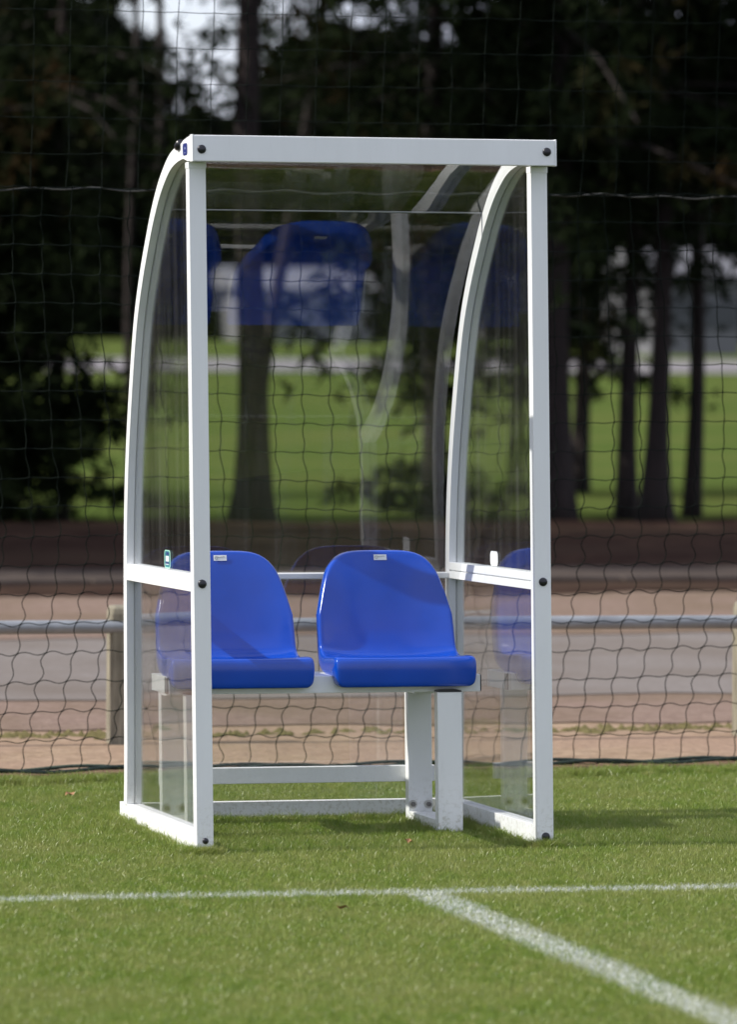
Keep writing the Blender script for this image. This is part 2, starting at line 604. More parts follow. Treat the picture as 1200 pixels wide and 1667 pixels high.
def scatter(name, points, rots, scales, meshes, m, label, cat, kind='stuff', full_rot=False):
    """one object: points carrying rotation and scale, each replaced by one of the source meshes"""
    src = bpy.data.collections.new(name + '_sources')
    for i, me in enumerate(meshes):
        src.objects.link(bpy.data.objects.new('%s_source' % name, me))
    me = bpy.data.meshes.new(name)
    me.vertices.add(len(points))
    me.vertices.foreach_set('co', np.asarray(points, np.float32).reshape(-1))
    a = me.attributes.new('rot', 'FLOAT_VECTOR', 'POINT')
    a.data.foreach_set('vector', np.asarray(rots, np.float32).reshape(-1))
    a = me.attributes.new('scl', 'FLOAT_VECTOR', 'POINT')
    a.data.foreach_set('vector', np.asarray(scales, np.float32).reshape(-1))
    me.materials.append(m)
    o = bpy.data.objects.new(name, me)
    COL.objects.link(o)
    ng = bpy.data.node_groups.new(name + '_nodes', 'GeometryNodeTree')
    ng.interface.new_socket('Geometry', in_out='INPUT', socket_type='NodeSocketGeometry')
    ng.interface.new_socket('Geometry', in_out='OUTPUT', socket_type='NodeSocketGeometry')
    N, L = ng.nodes, ng.links
    gi, go = N.new('NodeGroupInput'), N.new('NodeGroupOutput')
    ci = N.new('GeometryNodeCollectionInfo')
    ci.inputs['Collection'].default_value = src
    ci.inputs['Separate Children'].default_value = True
    ip = N.new('GeometryNodeInstanceOnPoints')
    ip.inputs['Pick Instance'].default_value = True
    ar, asc = N.new('GeometryNodeInputNamedAttribute'), N.new('GeometryNodeInputNamedAttribute')
    for nn, k in ((ar, 'rot'), (asc, 'scl')):
        nn.data_type = 'FLOAT_VECTOR'
        nn.inputs['Name'].default_value = k
    L.new(gi.outputs[0], ip.inputs['Points'])
    L.new(ci.outputs[0], ip.inputs['Instance'])
    er = N.new('FunctionNodeEulerToRotation')
    L.new(ar.outputs['Attribute'], er.inputs[0])
    L.new(er.outputs[0], ip.inputs['Rotation'])
    L.new(asc.outputs['Attribute'], ip.inputs['Scale'])
    L.new(ip.outputs[0], go.inputs[0])
    md = o.modifiers.new('scatter', 'NODES')
    md.node_group = ng
    return tag(o, label=label, cat=cat, kind=kind)


TS = 0.4
patches = [blade_patch('blade_patch', TS, 10500, 0.011, 0.021, 11 + i) for i in range(4)]
gp, gr, gs = [], [], []
r = random.Random(3)
j = 0
y = 2.25 - TS / 2
while y > -7.5:
    t = (y + 13.956) / 0.9697 * 0.2495
    xc = -3.01 + (y + 13.956) * 0.2495
    for i in range(-6, 7):
        gp.append((round((xc + i * TS) / TS) * TS, y, -0.016))
        gr.append((0, 0, r.randrange(4) * math.pi / 2))
        gs.append((1, 1, r.uniform(0.9, 1.12)))
    y -= TS
scatter('lawn_grass', gp, gr, gs, patches, M_BLADE, 'short mown green grass of the pitch in front of the net', 'grass')
# ragged fringe towards the soil and long tufts hugging the frame feet
fp, fr_, fs_ = [], [], []
tufts = [blade_patch('tuft', 0.05, 70, 0.022, 0.042, 40 + i) for i in range(3)]
for i in range(2300):
    x = r.uniform(-2.2, 5.2)
    fp.append((x, 2.235 + r.gauss(0, 0.04) + 0.03 * math.sin(x * 7), -0.014))
for i in range(420):      # along the sides' and benches' feet
    k = r.random()
    if k < 0.45:
        fp.append((r.choice((-0.02, 0.93)) + r.gauss(0, 0.012), r.uniform(-0.03, 1.1), -0.018))
    elif k < 0.75:
        fp.append((r.uniform(0.0, 1.0), 0.90 + r.gauss(0, 0.015), -0.018))
    else:
        fp.append((r.choice((0.075, 0.80, 0.87)) + r.gauss(0, 0.02), r.uniform(0.42, 0.86), -0.018))
for i in range(120):
    fp.append((r.choice((0.0, 0.96)) + r.uniform(-0.01, 0.05), -0.02 + r.gauss(0, 0.01), -0.018))
for _ in fp:
    fr_.append((0, 0, r.uniform(0, 6.28)))
    s = r.uniform(0.55, 1.05)
    fs_.append((s, s, s * r.uniform(0.8, 1.1)))
scatter('grass_tufts', fp, fr_, fs_, tufts, M_BLADE, 'longer grass tufts at the turf edge and round the white feet', 'grass')

# ------------------------------------------------------------------ trees
def leaf_cloud(branches, rs, tuft_n, leaf_len, leaf_w, per_m):
    """thin needle-like triangles sprayed along branch segments"""
    cs, ds = [], []
    for a, b_, spread in branches:
        a, b_ = np.array(a), np.array(b_)
        L = np.linalg.norm(b_ - a)
        n = max(2, int(L * per_m))
        t = rs.rand(n) ** 0.8
        c = a + (b_ - a) * t[:, None] + rs.normal(0, 1, (n, 3)) * spread * np.array([1, 1, 0.6]) * (0.5 + 0.5 * t[:, None])
        cs.append(c)
        ds.append(np.repeat(((b_ - a) / max(L, 1e-6))[None], n, 0))
    C_, D_ = np.concatenate(cs), np.concatenate(ds)
    C_ = np.repeat(C_, tuft_n, 0)
    D_ = np.repeat(D_, tuft_n, 0)
    n = len(C_)
    d = D_ * 0.7 + rs.normal(0, 0.75, (n, 3))
    d /= np.linalg.norm(d, axis=1)[:, None]
    sdir = np.cross(d, rs.normal(0, 1, (n, 3)))
    sdir /= np.linalg.norm(sdir, axis=1)[:, None] + 1e-9
    ln = leaf_len * (0.6 + 0.8 * rs.rand(n))[:, None]
    w = leaf_w * (0.6 + 0.8 * rs.rand(n))[:, None]
    V = np.stack([C_ - sdir * w * .5, C_ + sdir * w * .5, C_ + d * ln], 1).reshape(-1, 3)
    return V, np.arange(n * 3)


def crown_branches(rs, z0, z1, rad, nb, droop, shape=1.0):
    br = []
    for i in range(nb):
        t = rs.rand()
        z = z0 + (z1 - z0) * t
        L = rad * (1 - t) ** shape * (0.6 + 0.55 * rs.rand()) + 0.12
        a = rs.rand() * 2 * math.pi
        rise = -droop * L + rs.normal(0, 0.1) * L
        br.append(((0.04 * math.cos(a), 0.04 * math.sin(a), z), (L * math.cos(a), L * math.sin(a), z + rise), 0.10 + 0.05 * L))
    return br


crowns = []
for i in range(4):
    rs = np.random.RandomState(50 + i)
    br = crown_branches(rs, 0.0, 7.0, 1.75, 120, 0.22, 0.6)
    V, F = leaf_cloud(br, rs, 7, 0.15, 0.035, 16)
    crowns.append((raw_mesh('conifer_crown', V, F, M_NEEDLE), br))


def limb_mesh(br, base_r):
    mb = MB()
    for a, b_, s in br[::3]:
        mid = [(a[k] + b_[k]) / 2 for k in range(3)]
        mid[2] += 0.08
        mb.tube([a, mid, b_], [base_r, base_r * .6, base_r * .25], 5, caps=False)
    return mb


limb_data = []
for me, br in crowns:
    o = limb_mesh(br, 0.02).build('branches', M_BARK)
    limb_data.append(o.data)
    bpy.data.objects.remove(o)


def trunk(prof, seg=14, seed=0):
    """prof: (x, y, z, r) with an uneven bark outline"""
    rs = random.Random(seed)
    mb = MB()
    rings = []
    ph = [rs.uniform(0, 6) for _ in range(4)]
    for x, y, z, rr in prof:
        rings.append([(x + rr * (1 + .07 * math.sin(3 * t + ph[0] + z) + .05 * math.sin(5 * t + ph[1] - 2 * z)) * math.cos(t),
                       y + rr * (1 + .07 * math.sin(3 * t + ph[0] + z) + .05 * math.sin(5 * t + ph[1] - 2 * z)) * math.sin(t), z)
                      for t in [2 * math.pi * k / seg for k in range(seg)]])
    return mb.sweep(rings)


def pine(x, y, r0, h, crown_z, crown_i, crown_s, label, rot=0.0, lean=(0, 0), flare=1.8, zs=1.0, seed=0, group=None):
    root = empty('pine_tree', (x, y, 0))
    tag(root, label, 'tree', group)
    prof = []
    for k in range(15):
        t = k / 14
        z = h * t ** 1.35
        rr = r0 * (1 - 0.75 * t) * (1 + (flare - 1) * math.exp(-z / 0.28))
        wob = 0.03 * math.sin(z * 1.3 + seed)
        prof.append((lean[0] * z + wob, lean[1] * z, z - 0.05, rr))
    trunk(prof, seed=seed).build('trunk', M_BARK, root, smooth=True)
    if crown_s > 0:
        for nm, data in (('crown', crowns[crown_i][0]), ('branches', limb_data[crown_i])):
            c = bpy.data.objects.new(nm, data)
            COL.objects.link(c)
            c.parent = root
            if nm == 'branches':
                c['kind'] = 'stuff'
            c.location = (lean[0] * crown_z, lean[1] * crown_z, crown_z)
            c.rotation_euler = (0, 0, rot)
            c.scale = (crown_s, crown_s, crown_s * zs)
    return root


G_NEAR = 'pines standing in the mulch bed behind the path'
pine(5.44, 23.5, 0.128, 9.0, 4.1, 0, 1.0, 'straight pine trunk with a flared foot seen through the clear back panel', 0.4, flare=1.6, seed=1, group=G_NEAR)
pine(4.14, 24.0, 0.052, 8.0, 2.2, 1, 0.85, 'thin pine stem at the left beside the dark bushy conifer', 1.1, flare=1.4, seed=2, group=G_NEAR)
pine(7.76, 23.5, 0.125, 9.0, 2.35, 2, 1.15, 'thick reddish pine trunk close behind the right front post', 2.0, flare=1.35, seed=3, group=G_NEAR)
pine(8.50, 24.1, 0.075, 8.5, 1.9, 3, 0.95, 'darker slim trunk just left of its twin near the right edge', 2.7, flare=1.4, seed=4, group=G_NEAR)
pine(8.57, 23.6, 0.085, 8.5, 2.5, 0, 0.9, 'brown slim trunk just right of its darker twin near the right edge', 3.5, flare=1.9, seed=5, group=G_NEAR)
pine(9.12, 24.5, 0.070, 8.0, 2.6, 1, 0.7, 'single slim trunk between the twin trunks and the right edge', 4.1, flare=1.2, seed=6, group=G_NEAR)
pine(9.50, 24.0, 0.10, 8.0, 2.9, 2, 0.9, 'pine trunk cut off by the right edge of the photo', 5.1, flare=1.3, seed=7, group=G_NEAR)
pine(7.10, 24.6, 0.095, 8.5, 1.5, 3, 1.0, 'pine with low dark branches seen beside the right curved rib', 0.9, flare=1.3, seed=8, group=G_NEAR)
pine(5.28, 27.0, 0.040, 8.0, 5.4, 0, 0.5, 'left one of two thin bare stems against the pale sky', 0.2, flare=1.3, seed=9, group=G_NEAR)
pine(5.52, 27.2, 0.048, 8.0, 5.2, 1, 0.5, 'right one of two thin bare stems against the pale sky', 0.2, flare=1.3, seed=10, group=G_NEAR)

G_BACK = 'second row of pines standing behind the first'
for k, (x, y, cz, ci, cs, lab) in enumerate(((4.6, 30.0, 1.9, 2, .9, 'second row pine behind the thin stem at the left'), (8.75, 31.0, 3.2, 3, .8, 'second row pine behind the middle of the shelter roof'),
                                             (7.36, 32.0, 3.55, 0, .66, 'second row pine closing the sky just right of the tall trunk'),
                                             (9.3, 30.0, 2.4, 1, .75, 'second row pine behind the right curved rib'), (10.0, 30.5, 1.0, 0, .58, 'second row pine behind the twin trunks'),
                                             (11.6, 30.0, 1.9, 2, .9, 'second row pine at the right edge of the view'))):
    pine(x, y, 0.08, 8.0, cz, ci, cs, lab, rot=k * 1.7 + .5, lean=(.15 if cz == 3.55 else 0, 0), flare=1.3, seed=20 + k, group=G_BACK)

# bushy young conifer low on the left
bush = empty('conifer_bush', (3.62, 23.9, 0))
tag(bush, 'dark bushy young conifer reaching the ground at the left edge', 'bush')
rs = np.random.RandomState(5)
br = crown_branches(rs, 0.05, 3.2, 0.78, 330, 0.05, 0.40)
br += [((0.2, 0, 0.95), (1.10, -0.1, 0.80), 0.10), ((0.3, 0, .9), (1.05, -0.2, 0.66), 0.09), ((0.2, 0, .3), (1.08, -.1, 0.16), 0.07), ((0.1, 0, .8), (0.85, 0.1, .72), 0.1)] * 2
V, F = leaf_cloud(br, rs, 8, 0.13, 0.036, 20)
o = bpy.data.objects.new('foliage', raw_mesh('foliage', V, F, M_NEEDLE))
COL.objects.link(o)
o.parent = bush
limb_mesh(br, 0.015).build('branches', M_BARK, bush)['kind'] = 'stuff'
trunk([(0, 0, -.05, .06), (0, 0, .8, .05), (0.02, 0, 2, .035), (0, 0, 3.2, .01)]).build('stem', M_BARK, bush, smooth=True)

bush2 = empty('conifer_bush', (7.22, 25.0, 0))
tag(bush2, 'narrow dark young conifer against the pine beside the right curved rib', 'bush')
rs = np.random.RandomState(6)
br = crown_branches(rs, 0.7, 2.6, 0.42, 80, 0.1, 0.3) + crown_branches(rs, 0.0, 0.35, 0.5, 30, 0.0, 0.3)
br += [((0, 0, 1.15), (-.5, 0, 1.0), .07), ((0, 0, 1.0), (-.45, 0, .8), .07), ((-.2, -.1, .05), (-.75, -.1, .16), .06)] * 2
V, F = leaf_cloud(br, rs, 7, 0.11, 0.03, 17)
o = bpy.data.objects.new('foliage', raw_mesh('foliage', V, F, M_NEEDLE))
COL.objects.link(o)
o.parent = bush2
trunk([(0, 0, -.05, .04), (0, 0, .8, .035), (0.02, 0, 2, .02), (0, 0, 2.6, .006)]).build('stem', M_BARK, bush2, smooth=True)

# rest of the shelterbelt, left of the view and behind, as one mass; and the far wood
cm = [c[0] for c in crowns]
P_, R_, S_ = [], [], []
r = random.Random(12)
for i in range(26):
    x, y = r.uniform(-14, 1.0), r.uniform(16.5, 25.5)
    P_.append((x, y, r.uniform(0.8, 2.2)))
    s = r.uniform(1.0, 1.5)
    R_.append((0, 0, r.uniform(0, 6.28)))
    S_.append((s, s, s))
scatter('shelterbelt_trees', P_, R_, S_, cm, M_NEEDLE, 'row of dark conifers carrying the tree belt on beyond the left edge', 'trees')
fcm = []
for i in range(4):
    rs = np.random.RandomState(80 + i)
    br2 = crown_branches(rs, -0.3, 6.0, 2.0, 150, 0.12, 0.4)
    V, F = leaf_cloud(br2, rs, 6, 0.30, 0.13, 15)
    fcm.append(raw_mesh('far_crown', V, F, M_FARLEAF))
P_, R_, S_ = [], [], []
for i in range(430):
    x, y = r.uniform(12, 66), r.uniform(146, 176)
    u = (x + 3.0) / (y + 14.0)            # where it stands along the view
    s = r.uniform(1.15, 1.85)
    if 0.200 < u < 0.234 or 0.253 < u < 0.263:                 # lower growth under the open patch of sky
        s *= 0.66
    P_.append((x, y, 1.0))
    R_.append((0, 0, r.uniform(0, 6.28)))
    S_.append((s * 1.15, s * 1.15, s))
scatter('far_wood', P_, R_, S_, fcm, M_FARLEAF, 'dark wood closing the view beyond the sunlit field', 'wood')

# pale buildings far off between the trunks
M_PALE = simple('pale_render', (0.13, 0.13, 0.14), 0.8, var=0.08, scale=0.5)
M_ROOF = simple('grey_roof_sheet', (0.12, 0.12, 0.13), 0.7, var=0.1, scale=0.5)
M_WIN = simple('dark_window_glass', (0.03, 0.035, 0.04), 0.1)


def shed(x, y, w, d, h, label, name='farm_building'):
    z = terrain_z(y)
    root = tag(empty(name, (x, y, z)), label, 'building')
    MB().box(-w / 2, w / 2, 0, d, 0, h).build('wall', M_PALE, root)
    mb = MB().add([(-w / 2 - .3, -.3, h), (w / 2 + .3, -.3, h), (w / 2 + .3, d + .3, h), (-w / 2 - .3, d + .3, h),
                   (-w / 2 - .3, d / 2, h + d * .16), (w / 2 + .3, d / 2, h + d * .16)],
                  [(0, 1, 5, 4), (2, 3, 4, 5), (0, 4, 3), (1, 2, 5), (0, 3, 2, 1)])
    mb.build('roof', M_ROOF, root)
    for k in range(max(2, int(w / 3))):
        xx = -w / 2 + (k + .5) * w / max(2, int(w / 3))
        MB().box(xx - .5, xx + .5, -.04, 0.02, h * .35, h * .72).build('window', M_WIN, root)
    return root


shed(33.7, 141, 3.9, 4, 1.6, 'small pale low hut seen between the trunks behind the clear panel')
shed(38.75, 118, 2.2, 5, 2.0, 'pale building between the trunks near the right edge')

# ------------------------------------------------------------------ rail fence
fence = tag(empty('rail_fence', (0.5, 3.7, -0.01)), 'low galvanised pipe rail on weathered timber posts behind the net', 'fence')
for k in range(-1, 4):
    px_ = k * 2.228
    py = -0.03 * k
    mb = MB()
    w = 0.05
    rings = []
    for z, s, b_ in ((-0.1, 1, 0), (0.445, 1, 0), (0.462, 0.93, 0), (0.472, 0.8, 0)):
        rings.append([(px_ + 0.05 + sx * w * s, py + 0.05 + sy * w * s, z) for sx, sy in ((-1, -1), (1, -1), (1, 1), (-1, 1))])
    mb.sweep(rings)
    mb.build('post', M_WOOD, fence, bevel=0.006)
mb = MB().tube([(-2.6 + .5 * i, 0.05 - .007 * i, 0.403 + 0.002 * math.sin(i)) for i in range(25)], 0.0235, 16)
mb.build('pipe', M_GALV, fence, smooth=True)

# ------------------------------------------------------------------ net
net = tag(empty('ball_stop_net', (0, 2.56, -0.01)), 'dark green ball stop netting hanging behind the shelter', 'net')


def net_mesh(z0, z1, cell_x, cell_z, x0, x1, off, seed, slack, rad):
    rs = np.random.RandomState(seed)
    nx, nz = int((x1 - x0) / cell_x) + 1, int(round((z1 - z0) / cell_z)) + 1
    K = np.zeros((nx, nz, 3))
    for i in range(nx):
        for k in range(nz):
            z = z0 + (z1 - z0) * k / (nz - 1)
            x = x0 + i * cell_x + off
            if slack > 0:
                low = max(0.0, 0.72 - z)
                x += -0.012 * (1 if k % 2 else -1) * 0.25 + 0.05 * math.sin(z * 2.2 + 0.4) * 0.6 - low * 0.16 + 0.012 * math.sin(x * 1.7 + z * 3)
            else:
                x += -0.03 * (1 - (z - z0) / (z1 - z0)) + 0.01 * math.sin(x * 2)
            K[i, k] = (x + rs.normal(0, .0025), 0.02 * math.sin(x * 1.3) + 0.03 * math.sin(z * 2 + x) * slack, z + 0.008 * math.sin(x * 2.9 + z) * slack + rs.normal(0, .0015))
    segs = []
    n = 8
    for i in range(nx):
        for k in range(nz):
            for di, dk in ((1, 0), (0, 1)):
                if i + di >= nx or k + dk >= nz:
                    continue
                a, b_ = K[i, k], K[i + di, k + dk]
                t = np.linspace(0, 1, n)[:, None]
                p = a + (b_ - a) * t
                amp = (0.0085 if slack > 0 else 0.0012) * rs.uniform(.55, 1.25) * (0.75 + 0.35 * math.sin(a[0] * 2.6 + a[2] * 4.1))
                wv = np.sin(2 * np.pi * t[:, 0]) * amp
                if dk:
                    p[:, 0] += wv * (0.3 + 0.75 * min(1.0, max(0.0, (1.25 - a[2]) / 0.6)))
                else:
                    p[:, 2] += wv * (0.2 + 0.4 * min(1.0, max(0.0, (1.25 - a[2]) / 0.6))) - (0.002 * np.sin(np.pi * t[:, 0]))
                segs.append(p)
    P = np.array(segs)                    # m, n, 3
    m = len(P)
    d = np.diff(P, axis=1)
    d = np.concatenate([d, d[:, -1:]], 1)
    d /= np.linalg.norm(d, axis=2)[..., None]
    yv = np.array([0, 1.0, 0])
    s1 = np.cross(d, yv)
    s1 /= np.linalg.norm(s1, axis=2)[..., None]
    rings = []
    for q in range(3):
        a = 2 * math.pi * q / 3
        rings.append(P + rad * (math.cos(a) * s1 + math.sin(a) * yv))
    V = np.stack(rings, 2).reshape(-1, 3)  # m, n, 3
    F = []
    base = (np.arange(m) * n * 3)[:, None, None] + (np.arange(n - 1) * 3)[None, :, None]
    for q in range(3):
        a, b_ = q, (q + 1) % 3
        F.append(base + np.array([a, b_, b_ + 3]))
        F.append(base + np.array([a, b_ + 3, a + 3]))
    F = np.stack(F, 2).reshape(-1)
    # knots: little octahedra
    kn = K.reshape(-1, 3)
    o6 = np.array([[1, 0, 0], [-1, 0, 0], [0, 1, 0], [0, -1, 0], [0, 0, 1], [0, 0, -1]]) * rad * 2.0
    KV = (kn[:, None] + o6 * np.array([1.25, 1, 1])).reshape(-1, 3)
    of = np.array([0, 2, 4, 2, 1, 4, 1, 3, 4, 3, 0, 4, 2, 0, 5, 1, 2, 5, 3, 1, 5, 0, 3, 5])
    KF = (len(V) + np.arange(len(kn))[:, None] * 6 + of).reshape(-1)
    return np.concatenate([V, KV]), np.concatenate([F, KF])


for (z0, z1, cx_, cz_, off, seed, sl) in ((1.85, 2.98, 0.1135, 0.113, 0.03, 1, 0.0), (0.015, 1.85, 0.0915, 0.0918, 0.0, 2, 1.0)):
    V, F = net_mesh(z0, z1, cx_, cz_, -3.4, 7.2, off, seed, sl, 0.0015 if z0 > 1 else 0.0018)
    o = bpy.data.objects.new('netting', raw_mesh('netting', V, F, M_NET))
    COL.objects.link(o)
    o.parent = net
    o['kind'] = 'stuff'
mb = MB().tube([(-3.4 + .03 * i, 0.02 * math.sin(-3.4 + .03 * i), 1.85 + .004 * math.sin(i * .9) + .003 * math.sin(i * .33)) for i in range(354)], 0.0026, 5)
mb.build('seam_cord', M_SEAM, net, smooth=True)
rp = MB()
for ph, dy in ((0, 0), (1.7, 0.035)):
    rp.tube([(-3.4 + .05 * i, dy + .015 * math.sin(i * .35 + ph), 0.017 + .007 * math.sin(i * .61 + ph)) for i in range(212)], 0.006, 6)
rp.build('ground_rope', M_ROPE, net, smooth=True)
# the net runs on past the frame to its poles
for xx in (-3.4, 7.2):
    MB().tube([(xx, 0.0, 0), (xx, 0.0, 3.1)], 0.03, 12).build('pole', M_GALV, net, smooth=True)

# ------------------------------------------------------------------ shelter
TILT = 0.012
shelter = tag(empty('team_shelter', (0, 0, 0), (-TILT, 0, 0)), 'white framed two seat team shelter with clear curved panels', 'shelter')
PW, PD = 0.0465, 0.0396
H, HB = 1.922, 0.0702
Wd = 1.0


def P(mb, name, m=None, parent=None, **k):
    k.setdefault('shear', True)
    return mb.build(name, m or M_WHITE, parent or shelter, **k)


def cap_front(x, y, z, parent, rad=0.0118, name='bolt_cap'):
    mb = MB().lathe_y(x, y, z, [(rad, 0.002), (rad, -0.002), (rad * .85, -0.0045), (rad * .5, -0.006), (0.0005, -0.0065)], 20)
    return P(mb, name, M_BLACK, parent, smooth=True)


def slot_box_rail(x0, x1, y0, y1, z0, z1, sides):
    """rail running in Y with a shallow slot in its left face ('slot') or plain"""
    mb = MB()
    if sides:
        zc = (z0 + z1) / 2
        g, d = 0.0017, 0.006
        prof = [(x0, z0), (x1, z0), (x1, z1), (x0, z1), (x0, zc + g), (x0 + d, zc + g), (x0 + d, zc - g), (x0, zc - g)]
    else:
        prof = [(x0, z0), (x1, z0), (x1, z1), (x0, z1)]
    mb.sweep([[(x, y0, z) for x, z in prof], [(x, y1, z) for x, z in prof]])
    return mb


for side, X0 in ((0, 0.0), (1, Wd - PW)):
    # front post with a slot down its inner (rear) face
    zb, zt = -0.035, H - HB
    g = 0.0017
    xc = X0 + PW / 2
    prof = [(X0, 0), (X0 + PW, 0), (X0 + PW, PD), (xc + g, PD), (xc + g, PD - .008), (xc - g, PD - .008), (xc - g, PD), (X0, PD)]
    mb = MB().sweep([[(x, y, zb) for x, y in prof], [(x, y, zt) for x, y in prof]])
    post = P(mb, 'front_post', bevel=0.0012)
    cap_front(X0 + .0235, 0, 0.719, post)
    cap_front(X0 + .024, 0, 0.0265 if side == 0 else 0.0215, post, 0.0085 if side == 0 else 0.0118)
    # joint sleeve under the beam
    P(MB().box(X0 - .0012, X0 + PW + .0012, -.0015, PD + .001, zt - .017, zt), 'post_sleeve', parent=post, bevel=0.0008)
    # bottom rail and mid rail
    P(slot_box_rail(X0, X0 + PW, PD + .001, 1.055, -0.03, 0.0535, False), 'bottom_rail', bevel=0.0012)
    rail = P(slot_box_rail(X0, X0 + PW - .004, PD + .001, 0.915, 0.697, 0.7434, side == 1), 'mid_rail', bevel=0.001)

# curved ribs
OUT = [(0.995, 0.054), (0.985, 0.12), (0.972, 0.35), (0.962, 0.6), (0.955, 0.751), (0.938, 0.909), (0.902, 1.08), (0.846, 1.245), (0.779, 1.418), (0.715, 1.517),
       (0.647, 1.601), (0.592, 1.656), (0.538, 1.712), (0.478, 1.762), (0.408, 1.812), (0.340, 1.847), (0.273, 1.876), (0.206, 1.893), (0.130, 1.903), (0.045, 1.9075)]
curve = catmull(OUT, 6)
# light smoothing keeps the reflections clean
c2 = np.array(curve)
for _ in range(12):
    c2[1:-1] = (c2[:-2] + 2 * c2[1:-1] + c2[2:]) / 4
curve = [tuple(p) for p in c2]


def offset_curve(cv, d):
    out = []
    for i, (y, z) in enumerate(cv):
        a, b_ = cv[max(i - 1, 0)], cv[min(i + 1, len(cv) - 1)]
        ty, tz = b_[0] - a[0], b_[1] - a[1]
        L = math.hypot(ty, tz)
        out.append((y + (-tz / L) * d, z + (ty / L) * d))     # towards the inside of the shelter
    return out


RD, RW = 0.043, 0.0447
inner = offset_curve(curve, RD)
if inner[40][0] > curve[40][0]:
    inner = offset_curve(curve, -RD)
sgn = 1 if offset_curve(curve, RD)[40][0] < curve[40][0] else -1
slot = offset_curve(curve, sgn * (RD - .010))
for X0 in (0.0, Wd - PW):
    xc = X0 + RW / 2
    g = 0.0016
    rings = []
    for (oy, oz), (iy, iz), (sy, sz) in zip(curve, inner, slot):
        rings.append([(X0, oy, oz), (X0 + RW, oy, oz), (X0 + RW, iy, iz), (xc + g, iy, iz), (xc + g, sy, sz), (xc - g, sy, sz), (xc - g, iy, iz), (X0, iy, iz)])
    P(MB().sweep(rings), 'curved_rib')

# front beam, its end caps, corner plates
beam = P(MB().box(-.0025 + .004, 1.0112 - .004, -.058, -.0275, H - HB, H), 'front_beam', bevel=0.002)
for x0, x1 in ((-.0025, .0015), (1.0072, 1.0112)):
    P(MB().box(x0, x1, -.0585, -.027, H - HB - .0008, H + .0015), 'end_cap', parent=beam, bevel=0.001)
cap_front(0.0235, -.058, 1.8839, beam)
cap_front(0.9835, -.058, 1.8895, beam)
P(MB().lathe_y(-.0, 0, 0, [(0.001, 0)] * 2, 3) if False else MB().box(.0, 1.0, -.0265, -.001, H - HB + .001, H - .012), 'beam_rear_web', bevel=0.001)
for side, X0 in ((0, -0.0022), (1, Wd - PW - .0022)):
    mb = MB()
    prof = [(-.027, 1.8535), (.005, 1.8535), (.0595, 1.862), (.086, 1.868), (.094, 1.903), (.060, 1.912), (.010, 1.918), (-.027, 1.921)]
    mb.sweep([[(X0, y, z) for y, z in prof], [(X0 + PW + .004, y, z) for y, z in prof]])
    plate = P(mb, 'corner_bracket', bevel=0.001)
    mb = MB()
    rings = [[((X0 + .0015 if side == 0 else X0 + .044) + rr * math.cos(t), .125 + h_ * .97, 1.899 + rr * math.sin(t) + h_ * -.2) for t in [2 * math.pi * k / 14 for k in range(14)]]
             for rr, h_ in ((.0125, -.028), (.0125, .0), (.011, .008), (.006, .013), (.001, .014))]
    mb.sweep(rings)
    P(mb, 'bolt_cap', M_BLACK, plate, smooth=True)
    if side == 0:
        def rr_poly(y0, y1, z0, z1, rad, x):
            pts = []
            for cy, cz, a0 in ((y1 - rad, z1 - rad, 0), (y0 + rad, z1 - rad, 90), (y0 + rad, z0 + rad, 180), (y1 - rad, z0 + rad, 270)):
                for k in range(5):
                    t = math.radians(a0 + k * 22.5)
                    pts.append((x, cy + rad * math.cos(t), cz + rad * math.sin(t)))
            return pts

        def flat_x(y0, y1, z0, z1, rad, x, th=0.0003):
            a = rr_poly(y0, y1, z0, z1, rad, x)
            b_ = rr_poly(y0, y1, z0, z1, rad, x + th)
            return MB().sweep([a, b_])
        st = P(flat_x(.004, .060, 1.871, 1.903, .009, X0 - .0012, .0006), 'sticker', M_NAVY, plate)
        P(flat_x(.022, .034, 1.8865, 1.8925, .001, X0 - .0018), 'sticker', M_PALEB, plate)
        P(flat_x(.022, .040, 1.8765, 1.8785, .001, X0 - .0018), 'sticker', M_PALEB, plate)

# rear rails
P(MB().box(-.001, Wd + .001, .9975, 1.03, -.03, .0515), 'rear_bottom_rail', bevel=0.0012)
P(MB().box(PW + .001, Wd - PW - .001, .9155, .945, .6965, .7145), 'rear_mid_bar', bevel=0.003)
mb = MB()
for X0 in (0.022,):
    rings = [[(X0 + rr * math.cos(t), .957 + h_, .7165 + rr * math.sin(t)) for t in [2 * math.pi * k / 14 for k in range(14)]] for rr, h_ in ((.0125, 0), (.0125, .007), (.009, .013), (.001, .016))]
    mb.sweep(rings)
P(mb, 'bolt_cap', M_BLACK, smooth=True)

# clear panes: sides (flat, cut to the rib curve) and the bent back / roof sheets
def side_pane(X, z0, z1, name):
    pts = [(PD - .004, z0)]
    mid = offset_curve(curve, sgn * (RD - .004))
    cv = [(y, z) for y, z in mid if z0 <= z <= z1 and y > PD]
    pts += [(cv[0][0], z0)] + cv[1:]
    if z1 > 1.5:
        pts += [(PD - .004, cv[-1][1])]
    else:
        pts += [(cv[-1][0], z1), (PD - .004, z1)]
    mb = MB()
    mb.sweep([[(X - .0018, y, z) for y, z in pts], [(X + .0018, y, z) for y, z in pts]])
    return P(mb, name, M_GLASS)


panes = {}
for side, X in ((0, 0.0224), (1, Wd - PW + .0224)):
    panes[side] = side_pane(X, 0.7434, 1.862, 'side_pane')
    side_pane(X, 0.0535, 0.697, 'side_pane')


